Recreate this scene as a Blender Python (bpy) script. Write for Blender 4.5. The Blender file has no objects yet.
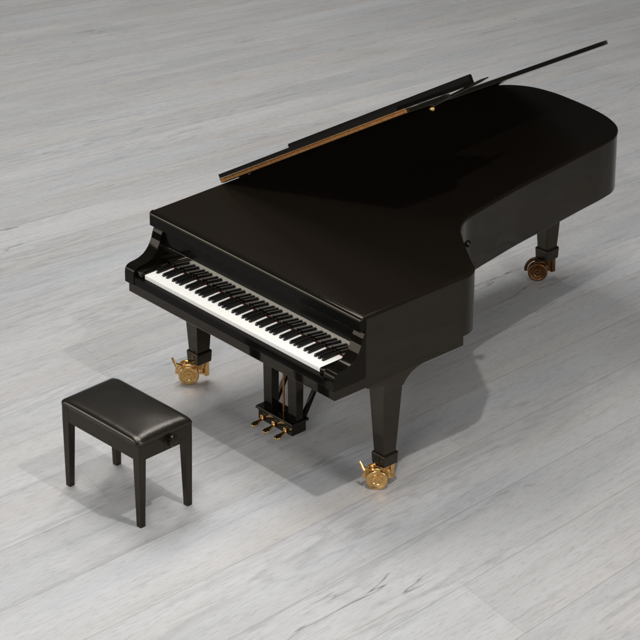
import bpy, bmesh, math, random
from mathutils import Vector, Matrix
random.seed(7)
sc = bpy.context.scene
COL = sc.collection
R = math.radians

# ------------------------------------------------------------------ helpers
def link(name, bm, mat, parent=None, loc=None, smooth=50, wn=True):
    bmesh.ops.recalc_face_normals(bm, faces=bm.faces[:])
    me = bpy.data.meshes.new(name)
    bm.to_mesh(me); bm.free()
    for p in me.polygons: p.use_smooth = True
    me.set_sharp_from_angle(angle=R(smooth))
    if mat: me.materials.append(mat)
    o = bpy.data.objects.new(name, me)
    COL.objects.link(o)
    if wn:
        w = o.modifiers.new('weighted_normal', 'WEIGHTED_NORMAL'); w.keep_sharp = True; w.weight = 80
    if parent is not None: o.parent = parent
    if loc is not None: o.location = loc
    return o

def empty(name, loc, label, cat):
    o = bpy.data.objects.new(name, None); COL.objects.link(o)
    o.location = loc; o.empty_display_size = .1
    o['label'] = label; o['category'] = cat
    return o

MX = Matrix(((0, 0, 1, 0), (1, 0, 0, 0), (0, 1, 0, 0), (0, 0, 0, 1)))   # (y,z,x) -> (x,y,z)
def bev(bm, edges, w, seg=2):
    if w > 0 and edges:
        bmesh.ops.bevel(bm, geom=edges, offset=w, segments=seg, profile=.5, affect='EDGES', clamp_overlap=True)

def merge(dst, src, mtx=None):
    me = bpy.data.meshes.new('tmp'); src.to_mesh(me); src.free()
    if mtx is not None: me.transform(mtx)
    dst.from_mesh(me); bpy.data.meshes.remove(me)

def box(bm, x0, x1, y0, y1, z0, z1, b=.002, seg=2, mtx=None):
    t = bmesh.new()
    bmesh.ops.create_cube(t, size=1)
    for v in t.verts:
        v.co = Vector(((x0+x1)/2+v.co.x*(x1-x0), (y0+y1)/2+v.co.y*(y1-y0), (z0+z1)/2+v.co.z*(z1-z0)))
    bev(t, t.edges[:], b, seg)
    merge(bm, t, mtx)

def hexa(bm, lo, hi, b=.002, seg=2, mtx=None):
    """lo, hi: four corners each (x,y,z), same winding"""
    t = bmesh.new()
    a = [t.verts.new(p) for p in lo]; c = [t.verts.new(p) for p in hi]
    t.faces.new(a[::-1]); t.faces.new(c)
    for i in range(4):
        j = (i+1) % 4; t.faces.new((a[i], a[j], c[j], c[i]))
    bmesh.ops.recalc_face_normals(t, faces=t.faces[:])
    bev(t, t.edges[:], b, seg)
    merge(bm, t, mtx)

def frustum(bm, cx, cy, z0, z1, h0, h1, b=.002, mtx=None):
    f = lambda h, z: [(cx-h[0], cy-h[1], z), (cx+h[0], cy-h[1], z), (cx+h[0], cy+h[1], z), (cx-h[0], cy+h[1], z)]
    hexa(bm, f(h0, z0), f(h1, z1), b, 2, mtx)

def prism(bm, pts, z0, z1, b=0, seg=3, mtx=None, skip=None):
    """pts: closed 2-D outline, extruded z0..z1, perimeter edges rounded by b"""
    t = bmesh.new()
    lo = [t.verts.new((x, y, z0)) for x, y in pts]; hi = [t.verts.new((x, y, z1)) for x, y in pts]
    t.faces.new(lo[::-1]); t.faces.new(hi); n = len(pts)
    for i in range(n):
        j = (i+1) % n; t.faces.new((lo[i], lo[j], hi[j], hi[i]))
    bmesh.ops.recalc_face_normals(t, faces=t.faces[:])
    es = [e for e in t.edges if abs(e.verts[0].co.z-e.verts[1].co.z) < 1e-6]
    if skip: es = [e for e in es if not (skip(e.verts[0].co) and skip(e.verts[1].co))]
    bev(t, es, b, seg)
    merge(bm, t, mtx)

def lathe(bm, prof, n=40, mtx=None):
    """prof: (radius, height) along z"""
    t = bmesh.new(); rings = []
    for r, z in prof:
        if r < 1e-6: rings.append([t.verts.new((0, 0, z))])
        else: rings.append([t.verts.new((r*math.cos(2*math.pi*i/n), r*math.sin(2*math.pi*i/n), z)) for i in range(n)])
    for a, c in zip(rings, rings[1:]):
        for i in range(n):
            j = (i+1) % n
            if len(a) == 1 and len(c) == 1: continue
            if len(a) == 1: t.faces.new((a[0], c[i], c[j]))
            elif len(c) == 1: t.faces.new((a[i], a[j], c[0]))
            else: t.faces.new((a[i], a[j], c[j], c[i]))
    merge(bm, t, mtx)

def frame(p, d):
    """matrix that carries +z to direction d at p"""
    q = Vector((0, 0, 1)).rotation_difference(Vector(d).normalized())
    return Matrix.Translation(p) @ q.to_matrix().to_4x4()

def tube(bm, a, c, r0, r1=None, n=16):
    a = Vector(a); c = Vector(c); L = (c-a).length; r1 = r0 if r1 is None else r1
    e = min(r0, r1)*.3
    lathe(bm, [(0, 0), (r0-e, 0), (r0, e), (r1, L-e), (r1-e, L), (0, L)], n, frame(a, c-a))

def bar(bm, a, c, w, h, b=.002, up=(0, 0, 1)):
    """square bar from a to c"""
    a = Vector(a); c = Vector(c); d = (c-a); L = d.length; d.normalize()
    s = d.cross(Vector(up)).normalized(); u = s.cross(d)
    m = Matrix((s, u, d)).transposed().to_4x4(); m.translation = a
    box(bm, -w/2, w/2, -h/2, h/2, 0, L, b, 2, m)

def smooth_line(P, n=8):
    """Catmull-Rom through P (open)"""
    out = []
    for i in range(len(P)-1):
        p0 = Vector(P[max(i-1, 0)]); p1 = Vector(P[i]); p2 = Vector(P[i+1]); p3 = Vector(P[min(i+2, len(P)-1)])
        d01 = max((p1-p0).length, 1e-4)**.5; d12 = max((p2-p1).length, 1e-4)**.5; d23 = max((p3-p2).length, 1e-4)**.5
        m1 = (p2-p1)/d12 if i == 0 else ((p1-p0)/d01-(p2-p0)/(d01+d12)+(p2-p1)/d12)
        m2 = (p2-p1)/d12 if i == len(P)-2 else ((p2-p1)/d12-(p3-p1)/(d12+d23)+(p3-p2)/d23)
        m1 *= d12; m2 *= d12
        for k in range(n):
            t = k/n; t2 = t*t; t3 = t2*t
            out.append(tuple((2*t3-3*t2+1)*p1+(t3-2*t2+t)*m1+(-2*t3+3*t2)*p2+(t3-t2)*m2))
    out.append(tuple(P[-1]))
    return out

def offset_poly(pts, d):
    """inset (d>0) a closed counter-clockwise outline"""
    n = len(pts); out = []
    for i in range(n):
        a = Vector(pts[i-1]); p = Vector(pts[i]); c = Vector(pts[(i+1) % n])
        e1 = (p-a).normalized(); e2 = (c-p).normalized()
        n1 = Vector((-e1.y, e1.x)); n2 = Vector((-e2.y, e2.x))
        k = 1+n1.dot(n2)
        m = (n1+n2)/max(k, .4)
        out.append(tuple(p+m*d))
    return out

# ------------------------------------------------------------------ materials
def mat(name):
    m = bpy.data.materials.new(name); m.use_nodes = True
    return m, m.node_tree.nodes, m.node_tree.links, m.node_tree.nodes['Principled BSDF']

def lacquer(name, col, rough, coat=0, bump=.0, dust=.06, spec=.5, tint=(1, 1, 1), ior=1.5):
    m, N, L, B = mat(name)
    B.inputs['Base Color'].default_value = (*col, 1)
    B.inputs['Specular IOR Level'].default_value = spec; B.inputs['Specular Tint'].default_value = (*tint, 1); B.inputs['IOR'].default_value = ior
    if coat:
        B.inputs['Coat Weight'].default_value = coat; B.inputs['Coat Roughness'].default_value = .03
    tc = N.new('ShaderNodeTexCoord')
    nz = N.new('ShaderNodeTexNoise'); nz.inputs['Scale'].default_value = 6; nz.inputs['Detail'].default_value = 8
    L.new(tc.outputs['Object'], nz.inputs['Vector'])
    mr = N.new('ShaderNodeMapRange'); mr.inputs['To Min'].default_value = rough; mr.inputs['To Max'].default_value = rough+dust
    mr.inputs['From Min'].default_value = .35; mr.inputs['From Max'].default_value = .75
    L.new(nz.outputs['Fac'], mr.inputs['Value']); L.new(mr.outputs['Result'], B.inputs['Roughness'])
    if bump:
        bp = N.new('ShaderNodeBump'); bp.inputs['Strength'].default_value = bump; bp.inputs['Distance'].default_value = .002
        n2 = N.new('ShaderNodeTexNoise'); n2.inputs['Scale'].default_value = 2.2
        L.new(tc.outputs['Object'], n2.inputs['Vector']); L.new(n2.outputs['Fac'], bp.inputs['Height'])
        L.new(bp.outputs['Normal'], B.inputs['Normal'])
    return m

WARM = (1, .84, .62)
M_BLACK = lacquer('black_lacquer', (.0045, .0038, .0028), .04, 0, .04, .03, .36, WARM)
M_COVER = lacquer('black_cover_lacquer', (.0105, .0080, .0058), .24, 0, .0, .05, .03, WARM)
M_DIM = lacquer('black_dimmed_lacquer', (.004, .004, .0035), .10, 0, .03, .06, .07, WARM)  # same lacquer as the case; dim surroundings put into colour and low specular
M_ARM = lacquer('black_arm_lacquer', (.0045, .0038, .0028), .05, 0, .03, .04, .12, WARM)
M_LEG = lacquer('black_leg_lacquer', (.0085, .006, .004), .09, 0, .04, .07, .46, WARM)
M_MIRROR = lacquer('polished_fallboard', (.003, .003, .0025), .03, 0, 0, .02, .5, (1, .92, .80), 2.3)
M_SATIN = lacquer('black_satin_wood', (.0125, .0098, .0070), .24, 0, .03, .12, .24, WARM)
M_EBONY = lacquer('ebony_key', (.005, .0045, .004), .30, 0, 0, .08, .22)
M_IVORY = lacquer('ivory_key', (.92, .90, .85), .14, 0, 0, .06)
M_RUBBER = lacquer('dark_metal', (.02, .018, .016), .3, 0, 0, .1)

def brass_mat(name, col, rough, knurl=False):
    m, N, L, B = mat(name)
    B.inputs['Metallic'].default_value = 1
    tc = N.new('ShaderNodeTexCoord')
    nz = N.new('ShaderNodeTexNoise'); nz.inputs['Scale'].default_value = 45; nz.inputs['Detail'].default_value = 6
    L.new(tc.outputs['Object'], nz.inputs['Vector'])
    cr = N.new('ShaderNodeValToRGB')
    cr.color_ramp.elements[0].position = .3; cr.color_ramp.elements[0].color = (col[0]*.7, col[1]*.62, col[2]*.5, 1)
    cr.color_ramp.elements[1].position = .65; cr.color_ramp.elements[1].color = (*col, 1)
    L.new(nz.outputs['Fac'], cr.inputs['Fac']); L.new(cr.outputs['Color'], B.inputs['Base Color'])
    mr = N.new('ShaderNodeMapRange'); mr.inputs['To Min'].default_value = rough; mr.inputs['To Max'].default_value = rough+.15
    L.new(nz.outputs['Fac'], mr.inputs['Value']); L.new(mr.outputs['Result'], B.inputs['Roughness'])
    return m
M_BRASS = brass_mat('polished_brass', (.84, .56, .24), .15)
M_HINGE = brass_mat('aged_brass', (.40, .195, .07), .34)

def felt_mat():
    m, N, L, B = mat('red_felt')
    B.inputs['Base Color'].default_value = (.10, .008, .008, 1); B.inputs['Roughness'].default_value = .95
    nz = N.new('ShaderNodeTexNoise'); nz.inputs['Scale'].default_value = 900
    bp = N.new('ShaderNodeBump'); bp.inputs['Strength'].default_value = .4; bp.inputs['Distance'].default_value = .001
    L.new(nz.outputs['Fac'], bp.inputs['Height']); L.new(bp.outputs['Normal'], B.inputs['Normal'])
    return m
M_FELT = felt_mat()

def leather_mat():
    m, N, L, B = mat('black_leather')
    B.inputs['Base Color'].default_value = (.0065, .0056, .0042, 1); B.inputs['Specular IOR Level'].default_value = .55; B.inputs['Specular Tint'].default_value = (1, .9, .76, 1)
    tc = N.new('ShaderNodeTexCoord')
    vo = N.new('ShaderNodeTexVoronoi'); vo.feature = 'DISTANCE_TO_EDGE'; vo.inputs['Scale'].default_value = 420
    n1 = N.new('ShaderNodeTexNoise'); n1.inputs['Scale'].default_value = 9; n1.inputs['Detail'].default_value = 5
    for a in (vo, n1): L.new(tc.outputs['Object'], a.inputs['Vector'])
    b1 = N.new('ShaderNodeBump'); b1.inputs['Strength'].default_value = .25; b1.inputs['Distance'].default_value = .0006
    b2 = N.new('ShaderNodeBump'); b2.inputs['Strength'].default_value = .3; b2.inputs['Distance'].default_value = .006
    L.new(vo.outputs['Distance'], b1.inputs['Height']); L.new(n1.outputs['Fac'], b2.inputs['Height'])
    L.new(b2.outputs['Normal'], b1.inputs['Normal']); L.new(b1.outputs['Normal'], B.inputs['Normal'])
    mr = N.new('ShaderNodeMapRange'); mr.inputs['To Min'].default_value = .21; mr.inputs['To Max'].default_value = .31
    L.new(n1.outputs['Fac'], mr.inputs['Value']); L.new(mr.outputs['Result'], B.inputs['Roughness'])
    return m
M_LEATHER = leather_mat()

# ------------------------------------------------------------------ camera (fitted to the photograph)
CAM = Vector((10.0219, -8.5366, 7.662)); FPX = 3261.47
RT = Vector((.67123182, .741246, .00148761)); UP = Vector((-.34666531, .31214597, .88452702)); FW = Vector((-.65518777, .59423839, -.46648658))
cd = bpy.data.cameras.new('camera'); cam = bpy.data.objects.new('camera', cd); COL.objects.link(cam)
mm = Matrix((RT, UP, -FW)).transposed().to_4x4(); mm.translation = CAM
cam.matrix_world = mm
cd.sensor_width = 36; cd.lens = FPX*36/640; cd.clip_end = 400; cd.clip_start = .1
sc.camera = cam

# ------------------------------------------------------------------ floor: whitewashed oak planks laid in a slow fan
def floor_mat():
    m, N, L, B = mat('whitewashed_oak_planks')
    def val(op, a, c=None, d=None, clamp=False):
        n = N.new('ShaderNodeMath'); n.operation = op; n.use_clamp = clamp
        for i, x in enumerate((a, c, d)):
            if x is None: continue
            if isinstance(x, (int, float)): n.inputs[i].default_value = x
            else: L.new(x, n.inputs[i])
        return n.outputs[0]
    geo = N.new('ShaderNodeNewGeometry')
    # planks converge on one far point of the floor: two ratios of world-plane distances
    XV, YV, W = 1950.0, -304.0, .152
    m0 = (RT.x*FPX+320*FW.x, RT.y*FPX+320*FW.y); m1 = (-UP.x*FPX+320*FW.x, -UP.y*FPX+320*FW.y); m2 = (FW.x, FW.y)
    def c0(v): return -(CAM.dot(v))
    k0 = c0(RT)*FPX+320*c0(FW); k1 = -c0(UP)*FPX+320*c0(FW); k2 = c0(FW)
    def dot(a, k):
        n = N.new('ShaderNodeVectorMath'); n.operation = 'DOT_PRODUCT'
        L.new(geo.outputs['Position'], n.inputs[0]); n.inputs[1].default_value = (a[0], a[1], 0)
        return val('ADD', n.outputs['Value'], k)
    den = dot((m1[0]-YV*m2[0], m1[1]-YV*m2[1]), k1-YV*k2)
    num = dot((m0[0]-XV*m2[0], m0[1]-XV*m2[1]), k0-XV*k2)
    across = val('DIVIDE', num, den)
    num2 = dot((m0[0]+661.7*m2[0], m0[1]+661.7*m2[1]), k0+661.7*k2)
    along = val('MULTIPLY', val('DIVIDE', num2, den), 1.2885)
    row = val('DIVIDE', across, W)
    rid = val('FLOOR', row); rf = val('FRACT', row)
    wn = N.new('ShaderNodeTexWhiteNoise'); wn.noise_dimensions = '1D'; L.new(rid, wn.inputs['W'])
    al = val('ADD', val('DIVIDE', along, 1.45), val('MULTIPLY', wn.outputs['Value'], 9.0))
    aid = val('FLOOR', al); af = val('FRACT', al)
    cv = N.new('ShaderNodeCombineXYZ'); L.new(rid, cv.inputs[0]); L.new(aid, cv.inputs[1])
    wp = N.new('ShaderNodeTexWhiteNoise'); wp.noise_dimensions = '2D'; L.new(cv.outputs[0], wp.inputs['Vector'])
    pr = wp.outputs['Value']
    def noise(sa, sl, detail=4, rough=.55, off=1.0, dist=0):
        c = N.new('ShaderNodeCombineXYZ')
        L.new(val('MULTIPLY', across, sa), c.inputs[0]); L.new(val('MULTIPLY', along, sl), c.inputs[1])
        L.new(val('MULTIPLY', wn.outputs['Value'], 37.0*off), c.inputs[2])
        n = N.new('ShaderNodeTexNoise'); n.inputs['Scale'].default_value = 1; n.inputs['Detail'].default_value = detail
        n.inputs['Roughness'].default_value = rough; n.inputs['Distortion'].default_value = dist
        L.new(c.outputs[0], n.inputs['Vector']); return n.outputs['Fac']
    def ramp(f, stops):
        r = N.new('ShaderNodeValToRGB'); e = r.color_ramp.elements
        e[0].position, e[0].color = stops[0][0], (*stops[0][1], 1); e[1].position, e[1].color = stops[-1][0], (*stops[-1][1], 1)
        for p, c in stops[1:-1]:
            x = e.new(p); x.color = (*c, 1)
        L.new(f, r.inputs['Fac']); return r.outputs['Color']
    def mix(mode, f, a, c):
        n = N.new('ShaderNodeMix'); n.data_type = 'RGBA'; n.blend_type = mode
        if isinstance(f, float): n.inputs[0].default_value = f
        else: L.new(f, n.inputs[0])
        for s, x in ((6, a), (7, c)):
            if isinstance(x, tuple): n.inputs[s].default_value = (*x, 1)
            else: L.new(x, n.inputs[s])
        return n.outputs[2]
    G = lambda v: (v, v, v)
    # broad tone clouds, stretched along the plank
    n1 = noise(7, 1.0, 6, .6, 1, .3)
    col = ramp(n1, [(.28, (.452, .447, .442)), (.5, (.502, .498, .493)), (.72, (.548, .545, .54))])
    # cool and warm patches
    n2 = noise(11, .8, 3, .5, 2.3)
    col = mix('MULTIPLY', .8, col, ramp(n2, [(.3, (.93, .96, 1.0)), (.5, (1, 1, 1)), (.7, (1.0, .965, .93))]))
    # per-plank tone
    col = mix('MULTIPLY', 1.0, col, ramp(pr, [(0, G(.95)), (1, G(1.03))]))
    # streaks
    n3 = noise(70, 3.6, 6, .62, 3.1, .5)
    col = mix('MULTIPLY', .85, col, ramp(n3, [(.27, G(.78)), (.45, G(.98)), (.7, G(1.04))]))
    # cathedral rings
    c = N.new('ShaderNodeCombineXYZ')
    warp = noise(9, 1.1, 3, .5, 4.7)
    fine = noise(70, 9, 3, .6, 4.9)
    ph = val('ADD', val('MULTIPLY', warp, 85.0), val('MULTIPLY', fine, 5.0))
    rings = val('MULTIPLY', val('ADD', val('SINE', ph), 1.0), .5)
    patch = noise(9, 1.0, 2, .5, 5.3)
    pm = val('MULTIPLY', val('SUBTRACT', patch, .50), 6.0, None, True)
    col = mix('MULTIPLY', val('MULTIPLY', pm, .6), col, ramp(rings, [(0, G(.78)), (.45, G(1.0)), (1, G(1.03))]))
    # fine pores
    n4 = noise(300, 40, 3, .7, 6.1)
    col = mix('MULTIPLY', .85, col, ramp(n4, [(.32, G(.80)), (.47, G(.99)), (.75, G(1.07))]))
    # dark cracks: thin ridges of a stretched noise, only in sparse patches
    n5 = noise(12, 1.1, 4, .55, 7.7, .2)
    ridge = val('ABSOLUTE', val('SUBTRACT', n5, .5))
    line = val('SUBTRACT', 1.0, val('MULTIPLY', ridge, 105.0), None, True)
    sp = val('MULTIPLY', val('SUBTRACT', noise(6, 1.5, 3, .6, 8.9), .58), 9.0, None, True)
    crack = val('MULTIPLY', line, sp)
    col = mix('MIX', val('MULTIPLY', crack, .8), col, (.13, .115, .10))
    # soft smoky knots
    n6 = noise(19, 5.5, 4, .6, 9.9, .6)
    kn = val('MULTIPLY', val('SUBTRACT', n6, .71), 9.0, None, True)
    col = mix('MIX', val('MULTIPLY', kn, .6), col, (.24, .225, .21))
    # seams
    e1 = val('MINIMUM', rf, val('SUBTRACT', 1.0, rf)); s1 = val('SUBTRACT', 1.0, val('DIVIDE', e1, .011), None, True)
    e2 = val('MINIMUM', af, val('SUBTRACT', 1.0, af)); s2 = val('SUBTRACT', 1.0, val('DIVIDE', e2, .0016), None, True)
    seam = val('MAXIMUM', s1, val('MULTIPLY', s2, .35))
    col = mix('MIX', val('MULTIPLY', seam, .55), col, (.22, .21, .20))
    L.new(col, B.inputs['Base Color'])
    rg = val('ADD', .42, val('MULTIPLY', n3, .22)); L.new(rg, B.inputs['Roughness'])
    B.inputs['Specular IOR Level'].default_value = .35
    bp = N.new('ShaderNodeBump'); bp.inputs['Strength'].default_value = .25; bp.inputs['Distance'].default_value = .0015
    hh = val('SUBTRACT', val('SUBTRACT', n4, val('MULTIPLY', seam, .8)), crack)
    L.new(hh, bp.inputs['Height']); L.new(bp.outputs['Normal'], B.inputs['Normal'])
    return m
bm = bmesh.new()
S = 22
v = [bm.verts.new(p) for p in ((-S, -S, 0), (S, -S, 0), (S, S, 0), (-S, S, 0))]; bm.faces.new(v)
fl = link('floor', bm, floor_mat()); fl['kind'] = 'structure'

# ------------------------------------------------------------------ grand piano
piano = empty('grand_piano', (0, 0, 0), 'black lacquered concert grand piano standing on brass casters, its lid raised', 'piano')
HW = .727; ZT = .97; ZR = .655
tail = [(.738, .74), (.738, .80), (.712, .856), (.665, .885), (.574, .945), (.47, 1.017), (.372, 1.10), (.318, 1.19), (.293, 1.30),
        (.268, 1.45), (.241, 1.62), (.212, 1.88), (.182, 2.13), (.163, 2.30), (.142, 2.39), (.085, 2.465), (-.015, 2.513), (-.136, 2.535),
        (-.297, 2.541), (-.44, 2.532), (-.56, 2.495), (-.655, 2.42), (-.708, 2.32), (-.727, 2.18)]
curve = smooth_line(tail, 6)
def outline(y0): return [(-HW, y0), (HW, y0)] + [(.727+.015*0, .5)] + curve          # counter-clockwise
YF = .165
OUT = [(-HW, YF), (.732, YF), (.734, .45)] + curve

# case: outer rim up to just under the cover
bm = bmesh.new()
prism(bm, OUT, ZR, .952, .004, 2, None, lambda c: c.y < YF+.001 or c.z > .9)
link('case', bm, M_BLACK, piano)
# cover closing the top of the case, rounded edge
OUTC = offset_poly([(-HW, .1495), (.732, .1495), (.734, .45)] + curve, -.0015)
bm = bmesh.new()
prism(bm, OUTC, .9522, ZT, .011, 5, None, lambda c: c.z < .96)
link('top_cover', bm, M_COVER, piano)
# rounded front edge of the top
bm = bmesh.new()
arc = [(.150-.022*math.sin(R(a)), .9522+.0180*math.cos(R(a))) for a in range(0, 91, 9)]
prism(bm, [(.1505, .9519), (.1505, .9702)] + arc + [(.128, .9519)], -HW, .732, .001, 1, MX)
link('front_edge', bm, M_BLACK, piano)
# front rail below the cover's front edge
bm = bmesh.new()
box(bm, -HW, .732, .128, .1645, .896, .9517, .004, 3)
link('front_rail', bm, M_DIM, piano)

# lower board under the front half and the key bed with its slip
bm = bmesh.new()
lower = [(-.715, -.014), (.722, -.014), (.727, .5), (.730, .775), (-.715, .775)]
prism(bm, lower, .600, ZR-.0005, .004, 2)
link('key_bed', bm, M_BLACK, piano)
bm = bmesh.new()
box(bm, -.6615, .6615, -.026, -.002, ZR+.0005, .699, .004, 2)
link('key_slip', bm, M_DIM, piano)

# arms: side profile (y,z)
prof = smooth_line([(.163, .893), (.148, .868), (.134, .826), (.112, .788), (.082, .762), (.045, .749), (.005, .744), (-.014, .738), (-.025, .724), (-.0285, .705)], 5)
prof = [(y, z) for y, z in prof] + [(-.0285, ZR+.001), (YF, ZR+.001), (YF, .8950), (.163, .8950)]

for s in (-1, 1):
    bm = bmesh.new()
    x0, x1 = (.662, .732) if s > 0 else (-HW, -.662)
    prism(bm, prof, x0, x1, .006, 3, MX, lambda c: c.x > .160)
    link('arm', bm, M_ARM, piano)
    bm = bmesh.new()
    x0, x1 = (.6165, .6615) if s > 0 else (-.6615, -.6165)
    box(bm, x0, x1, -.012, .150, .6995, .731, .008, 3)
    link('key_block', bm, M_BLACK, piano)

# fallboard: leaning mirror behind the keys
bm = bmesh.new()
hexa(bm, [(-.6605, .1520, .712), (.6605, .1520, .712), (.6605, .1640, .712), (-.6605, .1640, .712)],
     [(-.6605, .1590, .8045), (.6605, .1590, .8045), (.6605, .1641, .8045), (-.6605, .1641, .8045)], .0008, 2)
fallboard = link('fallboard', bm, M_MIRROR, piano)
bm = bmesh.new()
hexa(bm, [(-.6605, .1582, .8050), (.6605, .1582, .8050), (.6605, .1640, .8050), (-.6605, .1640, .8050)],
     [(-.6605, .1625, .8955), (.6605, .1625, .8955), (.6605, .1641, .8955), (-.6605, .1641, .8955)], .0008, 2)
link('fallboard_dimmed_top', bm, M_DIM, fallboard)  # upper part of the fallboard, its dark reflection put into the material
bm = bmesh.new()
box(bm, -.46, .645, .1535, .1600, .8835, .8880, .0015, 2)
link('fallboard_strip', bm, M_BLACK, fallboard)
bm = bmesh.new()
box(bm, -.614, .614, .1475, .1517, .700, .7225, .001, 2)
link('key_felt', bm, M_FELT, piano)

# keyboard: every key a mesh
bm = bmesh.new()
box(bm, -.6155, .6155, .004, .150, ZR+.0006, .697, .001, 1)
keyboard = link('keyboard', bm, M_SATIN, piano)
KZ = .7196; NW = 52; PW = 1.2256/NW
wk = bmesh.new(); box(wk, -PW/2+.0007, PW/2-.0007, 0, .147, .6985, KZ, .0009, 2)
wkm = None
for i in range(NW):
    x = -.6128+PW*(i+.5)
    if wkm is None:
        o = link('white_key', wk, M_IVORY, keyboard, (x, 0, 0)); wkm = o
    else:
        o = wkm.copy(); COL.objects.link(o); o.location.x = x; o.parent = keyboard
bk = bmesh.new()
hexa(bk, [(-.0071, .0500, KZ-.004), (.0071, .0500, KZ-.004), (.0071, .147, KZ-.004), (-.0071, .147, KZ-.004)],
     [(-.0058, .0575, KZ+.0128), (.0058, .0575, KZ+.0128), (.0058, .147, KZ+.0136), (-.0058, .147, KZ+.0136)], .0014, 3)
bkm = None
for i in range(NW-1):
    note = i % 7                       # keyboard starts on A: A B C D E F G
    if note in (1, 4): continue        # no black key after B and E
    x = -.6128+PW*(i+1) + {0: .002, 2: -.002, 3: .002, 5: -.0026, 6: 0}[note]
    if bkm is None:
        o = link('black_key', bk, M_EBONY, keyboard, (x, 0, 0)); bkm = o
    else:
        o = bkm.copy(); COL.objects.link(o); o.location.x = x; o.parent = keyboard

# raised lid, hinged on the spine
TH = 31.9
HX = -HW-.004; HZ = ZT-.003
lid_pts = [(0, .585), (1.510, .585)] + [((x-HX)*1.03, y) for x, y in curve]
lid_pts = [(max(a, 0), b) for a, b in lid_pts]
RL = Matrix.Translation((HX, 0, HZ)) @ Matrix.Rotation(-R(TH), 4, 'Y') @ Matrix.Translation((0, .585, 0)) @ Matrix.Rotation(-R(.95), 4, 'X') @ Matrix.Translation((0, -.585, 0))
bm = bmesh.new(); prism(bm, lid_pts, 0, .022, .005, 3)
lid = link('lid', bm, M_BLACK, piano)
lid.matrix_local = RL
bm = bmesh.new()
box(bm, .004, 1.50, .575, .5847, .003, .019, .002, 2)
n = 96
for i in range(n):                     # knuckles of the long hinge
    x0 = .006+1.492*i/n
    tube(bm, (x0, .5755, .0215), (x0+1.492/n*.93, .5755, .0215), .0040, None, 10)
link('brass_hinge', bm, M_HINGE, lid)
bm = bmesh.new()
prism(bm, [(.578, .0265), (1.052, .0265), (1.052, .070), (1.046, .074), (1.034, .074), (1.030, .068), (1.030, .0465), (.578, .0465)], .0, 1.445, .003, 2, MX)
link('folded_front_flap', bm, M_DIM, lid)
bm = bmesh.new()
tube(bm, (1.440, .78, -.004), (1.385, 1.14, .030), .007, .007)
tube(bm, (1.385, 1.14, .030), (1.375, 1.20, .034), .007, .0025)
link('prop_stick', bm, M_SATIN, lid)
bm = bmesh.new()
lathe(bm, [(0, -.014), (.009, -.011), (.013, -.004), (.013, .004), (.009, .011), (0, .014)], 20, Matrix.Translation((1.435, .775, -.014)))
link('prop_pivot', bm, M_BRASS, lid)
for y in (.72, 1.45, 2.1):
    bm = bmesh.new(); box(bm, -.0045, -.0005, y-.03, y+.03, -.004, .018, .001, 1)
    link('spine_hinge', bm, M_HINGE, lid)

# lock knob on the edge of the bentside
bm = bmesh.new()
lathe(bm, [(0, 0), (.010, 0), (.009, .010), (.015, .016), (.019, .026), (.015, .036), (.006, .040), (0, .0405)], 28, frame((.484, 1.003, .950), (.62, .78, .12)))
link('lock_knob', bm, M_BLACK, piano)

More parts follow.
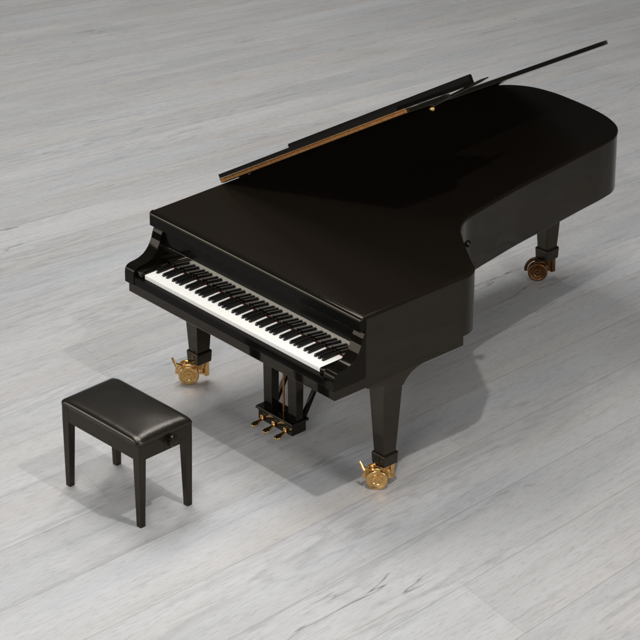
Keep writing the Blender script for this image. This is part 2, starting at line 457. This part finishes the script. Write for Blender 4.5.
# legs
def leg(cx, cy, bracket, wheel_d, toe, mw):
    bm = bmesh.new()
    frustum(bm, cx, cy, .165, .5205, (.033, .038), (.050, .058), .003)
    if bracket:
        # plate under the key bed with a scooped rear end
        sw = [(cy-.058, .521), (cy+.058, .521)] + smooth_line([(cy+.062, .524), (cy+.078, .545), (cy+.115, .572), (cy+.175, .588), (cy+.235, .591)], 5) + [(cy+.24, .5995), (cy-.16, .5995), (cy-.16, .580), (cy-.062, .560)]
        x0, x1 = (cx-.075, cx+.056) if cx > 0 else (cx-.056, cx+.075)
        prism(bm, sw, x0, x1, .003, 2, MX)
    else:
        frustum(bm, cx, cy, .521, .6545, (.050, .058), (.085, .095), .004)
    L = link('leg', bm, M_LEG, piano)
    bm = bmesh.new()
    frustum(bm, cx, cy, .113, .172, (.039, .044), (.042, .047), .004)
    frustum(bm, cx, cy, .1725, .181, (.042, .047), (.034, .039), .002)
    link('collar', bm, M_LEG, L)
    # caster: wheel beside the leg foot, yoke, brake lever
    d = Vector((wheel_d[0], wheel_d[1], 0)).normalized()          # axle direction, towards the viewer
    c = Vector((cx+toe[0], cy+toe[1], .0505))
    bm = bmesh.new()
    prof = [(0, .024), (.009, .024), (.011, .021), (.011, .017), (.020, .016), (.023, .019), (.027, .019), (.029, .0155), (.038, .0155), (.041, .019), (.047, .019), (.0505, .015), (.0505, -.015), (.047, -.019), (0, -.019)]
    lathe(bm, prof, 48, frame(c, d))
    link('caster_wheel', bm, mw, L)
    bm = bmesh.new()
    side = Vector((-d.y, d.x, 0))
    # yoke arch over the wheel, behind its face, and stem to the collar
    for q in (-.026,):
        arc = [c + d*q + Vector((0, 0, math.sin(a)*.060)) + side*math.cos(a)*.060 for a in [R(t) for t in range(-10, 191, 20)]]
        for a, b_ in zip(arc, arc[1:]): bar(bm, a, b_, .016, .010, .001, d)
    top = c + Vector((0, 0, .058))
    bar(bm, top - d*.03, top + d*.022, .034, .010, .002)
    tube(bm, (cx, cy, .075), (cx, cy, .1135), .022, .028, 24)
    bar(bm, Vector((cx, cy, .092)), top, .03, .016, .002)
    p = Vector((cx, cy, .0)) + Vector((.012, .03, .028))
    box(bm, p.x-.012, p.x+.012, p.y-.012, p.y+.012, .030, .1125, .002)
    link('caster_yoke', bm, mw, L)
    if not bracket: return L
    bm = bmesh.new()
    a = c - side*.030 + Vector((0, 0, .045)) if side.dot(RT) > 0 else c + side*.030 + Vector((0, 0, .045))
    o_ = -side if side.dot(RT) > 0 else side
    e = a + o_*.040 + Vector((0, 0, .018))
    tube(bm, a, e, .006, .005, 12)
    bar(bm, e - Vector((0, 0, .016)) - o_*.012 + d*.012, e + Vector((0, 0, .022)) + o_*.010 - d*.012, .013, .006, .002, d)
    lathe(bm, [(0, 0), (.015, 0), (.015, .012), (0, .013)], 20, frame(c + Vector((0, 0, .050)) + d*.006, d))
    link('brake_lever', bm, mw, L)
    return L
leg(.656, .36, True, (.74, -.68), (.004, -.052), M_BRASS)
leg(-.656, .36, True, (.74, -.68), (-.020, -.052), M_BRASS)
leg(-.310, 2.41, False, (.74, -.68), (-.01, -.055), brass_mat('shaded_brown_brass', (.20, .10, .045), .3))  # dark brown brass, with the shade beneath the tail put into its colour

# pedal lyre
lyre_bm = bmesh.new()
box(lyre_bm, -.095, .150, .265, .335, .548, .5995, .004, 2)
lyre = link('pedal_lyre', lyre_bm, M_BLACK, piano)
for x in (-.058, .114):
    bm = bmesh.new(); frustum(bm, x, .297, .1425, .5478, (.029, .022), (.033, .025), .003); link('post', bm, M_BLACK, lyre)
bm = bmesh.new()
box(bm, -.098, .142, .250, .338, .072, .128, .003, 2); box(bm, -.108, .152, .240, .348, .1285, .142, .003, 2)
link('pedal_box', bm, M_BLACK, lyre)
for x in (-.064, .018, .100):
    bm = bmesh.new()
    P = [(0, .250), (.0045, .250)]
    w = [(.0055, .249), (.0065, .232), (.011, .216), (.0165, .202), (.0155, .188), (.009, .181)]
    pts = [(x-a, y) for a, y in w] + [(x+a, y) for a, y in w[::-1]]
    prism(bm, pts, 0, .010, .003, 3, Matrix.Translation((0, .249, .080)) @ Matrix.Rotation(R(14), 4, 'X') @ Matrix.Translation((0, -.249, 0)))
    box(bm, x-.011, x+.011, .240, .2496, .078, .104, .002)
    link('pedal', bm, M_BRASS, lyre)
bm = bmesh.new(); tube(bm, (.030, .297, .1425), (.030, .297, .5478), .0055, None, 16); link('pedal_rod', bm, M_HINGE, lyre)
bm = bmesh.new(); tube(bm, (.062, .312, .1425), (.062, .312, .5478), .004, None, 12); link('pedal_rod', bm, M_HINGE, lyre)
for x in (-.07, .126):
    bm = bmesh.new(); bar(bm, (x, .330, .132), (x, .60, .600), .020, .020, .002); link('brace', bm, M_DIM, lyre)

# ------------------------------------------------------------------ bench
BX, BY, BR = -.056, -.574, .02
bench = empty('piano_bench', (BX, BY, 0), 'small black adjustable piano bench with a padded leather seat', 'bench')
bench.rotation_euler.z = BR
hx, hy = .2707, .158
bm = bmesh.new()
T = .018
box(bm, -hx+.006, hx-.006, -hy+.0025, -hy+.0025+T, .345, .4215, .002)
box(bm, -hx+.006, hx-.006, hy-.0025-T, hy-.0025, .345, .4215, .002)
box(bm, -hx+.0025, -hx+.0025+T, -hy+.0225, hy-.0225, .345, .4212, .002)
box(bm, hx-.0025-T, hx-.0025, -hy+.0225, hy-.0225, .345, .4212, .002)
apron = link('apron', bm, M_SATIN, bench)
for sx in (-1, 1):
    for sy in (-1, 1):
        bm = bmesh.new()
        X, Y = sx*(hx-.0015), sy*(hy-.0015); wx, wy = .044, .040
        bx_, by_ = .030, .028; k = .982
        def q(w, v, zz, s=1.0): return [(min(X*s, X*s-sx*w), min(Y*s, Y*s-sy*v), zz), (max(X*s, X*s-sx*w), min(Y*s, Y*s-sy*v), zz), (max(X*s, X*s-sx*w), max(Y*s, Y*s-sy*v), zz), (min(X*s, X*s-sx*w), max(Y*s, Y*s-sy*v), zz)]
        t = bmesh.new()
        rings = [[t.verts.new(p_) for p_ in q(*a_)] for a_ in ((bx_, by_, 0, k), (wx, wy, .345), (wx, wy, .4217))]
        t.faces.new(rings[0][::-1]); t.faces.new(rings[2])
        for r0, r1 in zip(rings, rings[1:]):
            for i in range(4): t.faces.new((r0[i], r0[(i+1) % 4], r1[(i+1) % 4], r1[i]))
        bmesh.ops.recalc_face_normals(t, faces=t.faces[:])
        bev(t, [e for e in t.edges if abs(e.verts[0].co.z-e.verts[1].co.z) > .01 or e.verts[0].co.z < .01], .002, 2)
        merge(bm, t)
        link('leg', bm, M_SATIN, bench)
bm = bmesh.new()
box(bm, -hx+.001, hx-.001, -hy+.001, hy-.001, .4222, .4300, .002, 2)
link('seat_frame', bm, M_SATIN, bench)
# cushion: domed, rounded corners
bm = bmesh.new()
NX, NY = 56, 40; zb = .4302
def cush(u, v):
    su, sv = abs(u), abs(v)
    ex, ey = hx+.005, hy+.005
    # edge roll-off
    du = (1-su)*ex; dv = (1-sv)*ey
    rr = .030
    f = lambda d, rr=rr: math.sqrt(max(0, 1-(1-min(d/rr, 1))**2))
    h = .008*min(1, min(du, dv)/.0015)+.018*f(du, .055)*f(dv, .032)
    h += .013*(1-su**2.2)*(1-sv**2.2)
    # slightly rounded plan corners
    n_ = (su**26+sv**26)**(1/26) if su+sv > 0 else 1
    k = max(su, sv)/n_ if n_ > 0 else 1
    return Vector((u*ex*k, v*ey*k, zb+h))
def warp(t): return math.copysign(1-(1-abs(t))**1.7, t)
g = [[bm.verts.new(cush(warp(-1+2*i/NX), warp(-1+2*j/NY))) for j in range(NY+1)] for i in range(NX+1)]
for i in range(NX):
    for j in range(NY): bm.faces.new((g[i][j], g[i+1][j], g[i+1][j+1], g[i][j+1]))
be = [e for e in bm.edges if e.is_boundary]
bmesh.ops.holes_fill(bm, edges=be)
cushion = link('cushion', bm, M_LEATHER, bench, smooth=75, wn=False)
# knob on the right end
KB = [(0, 0), (.012, 0), (.010, .012), (.016, .014), (.0255, .018), (.0275, .024), (.0275, .034), (.024, .040), (.012, .041), (0, .041)]
bm = bmesh.new(); lathe(bm, KB, 36, frame((hx-.0035, .020, .401), (1, 0, 0)))
for i in range(12):
    a = 2*math.pi*i/12
    tube(bm, (hx+.016, .020+.0275*math.cos(a), .401+.0275*math.sin(a)), (hx+.031, .020+.0275*math.cos(a), .401+.0275*math.sin(a)), .003, None, 8)
link('height_knob', bm, M_BLACK, bench)

# ------------------------------------------------------------------ light
wd = bpy.data.worlds.new('World'); sc.world = wd; wd.use_nodes = True
bg = wd.node_tree.nodes['Background']; bg.inputs['Color'].default_value = (.97, .96, .955, 1); bg.inputs['Strength'].default_value = .12
def area(name, loc, target, size, power, col=(1, .99, .98), shape='SQUARE', spread=180):
    ld = bpy.data.lights.new(name, 'AREA'); ld.shape = shape; ld.size = size; ld.energy = power; ld.color = col; ld.spread = R(spread)
    o = bpy.data.objects.new(name, ld); COL.objects.link(o); o.location = loc
    o.rotation_euler = (Vector(target)-Vector(loc)).to_track_quat('-Z', 'Y').to_euler()
    return o
area('key_lamp', (1.6, -.35, 3.45), (1.2, .2, 0), .06, 36)
area('ceiling_lamp', (.35, -1.5, 4.2), (.2, -1.0, 0), .6, 25)
area('overhead_softbox', (-3.3, .6, 7.5), (-2.4, .9, 0), 3.0, 290)
area('seat_sheen_lamp', (-2.7, 2.7, 4.9), (0, -.5, .4), .8, 44)  # lamp added to put a sheen on the bench seat
area('front_softbox', (5.4, -7.0, 4.4), (.8, 0, 0), 3.0, 330)
area('added_left_fill', (-5.0, -6.0, 2.6), (-.3, .6, .2), 3.0, 150)  # added fill, lifts the dark floor beside the pedal lyre
area('added_side_fill', (8.5, 1.6, 3.0), (0, 1.2, .2), 2.6, 210)  # added fill for the shadows along the bentside

sc.view_settings.view_transform = 'Standard'; sc.view_settings.look = 'None'; sc.view_settings.exposure = .04; sc.view_settings.gamma = 1
sc.cycles.max_bounces = 8; sc.cycles.glossy_bounces = 6; sc.cycles.blur_glossy = 0
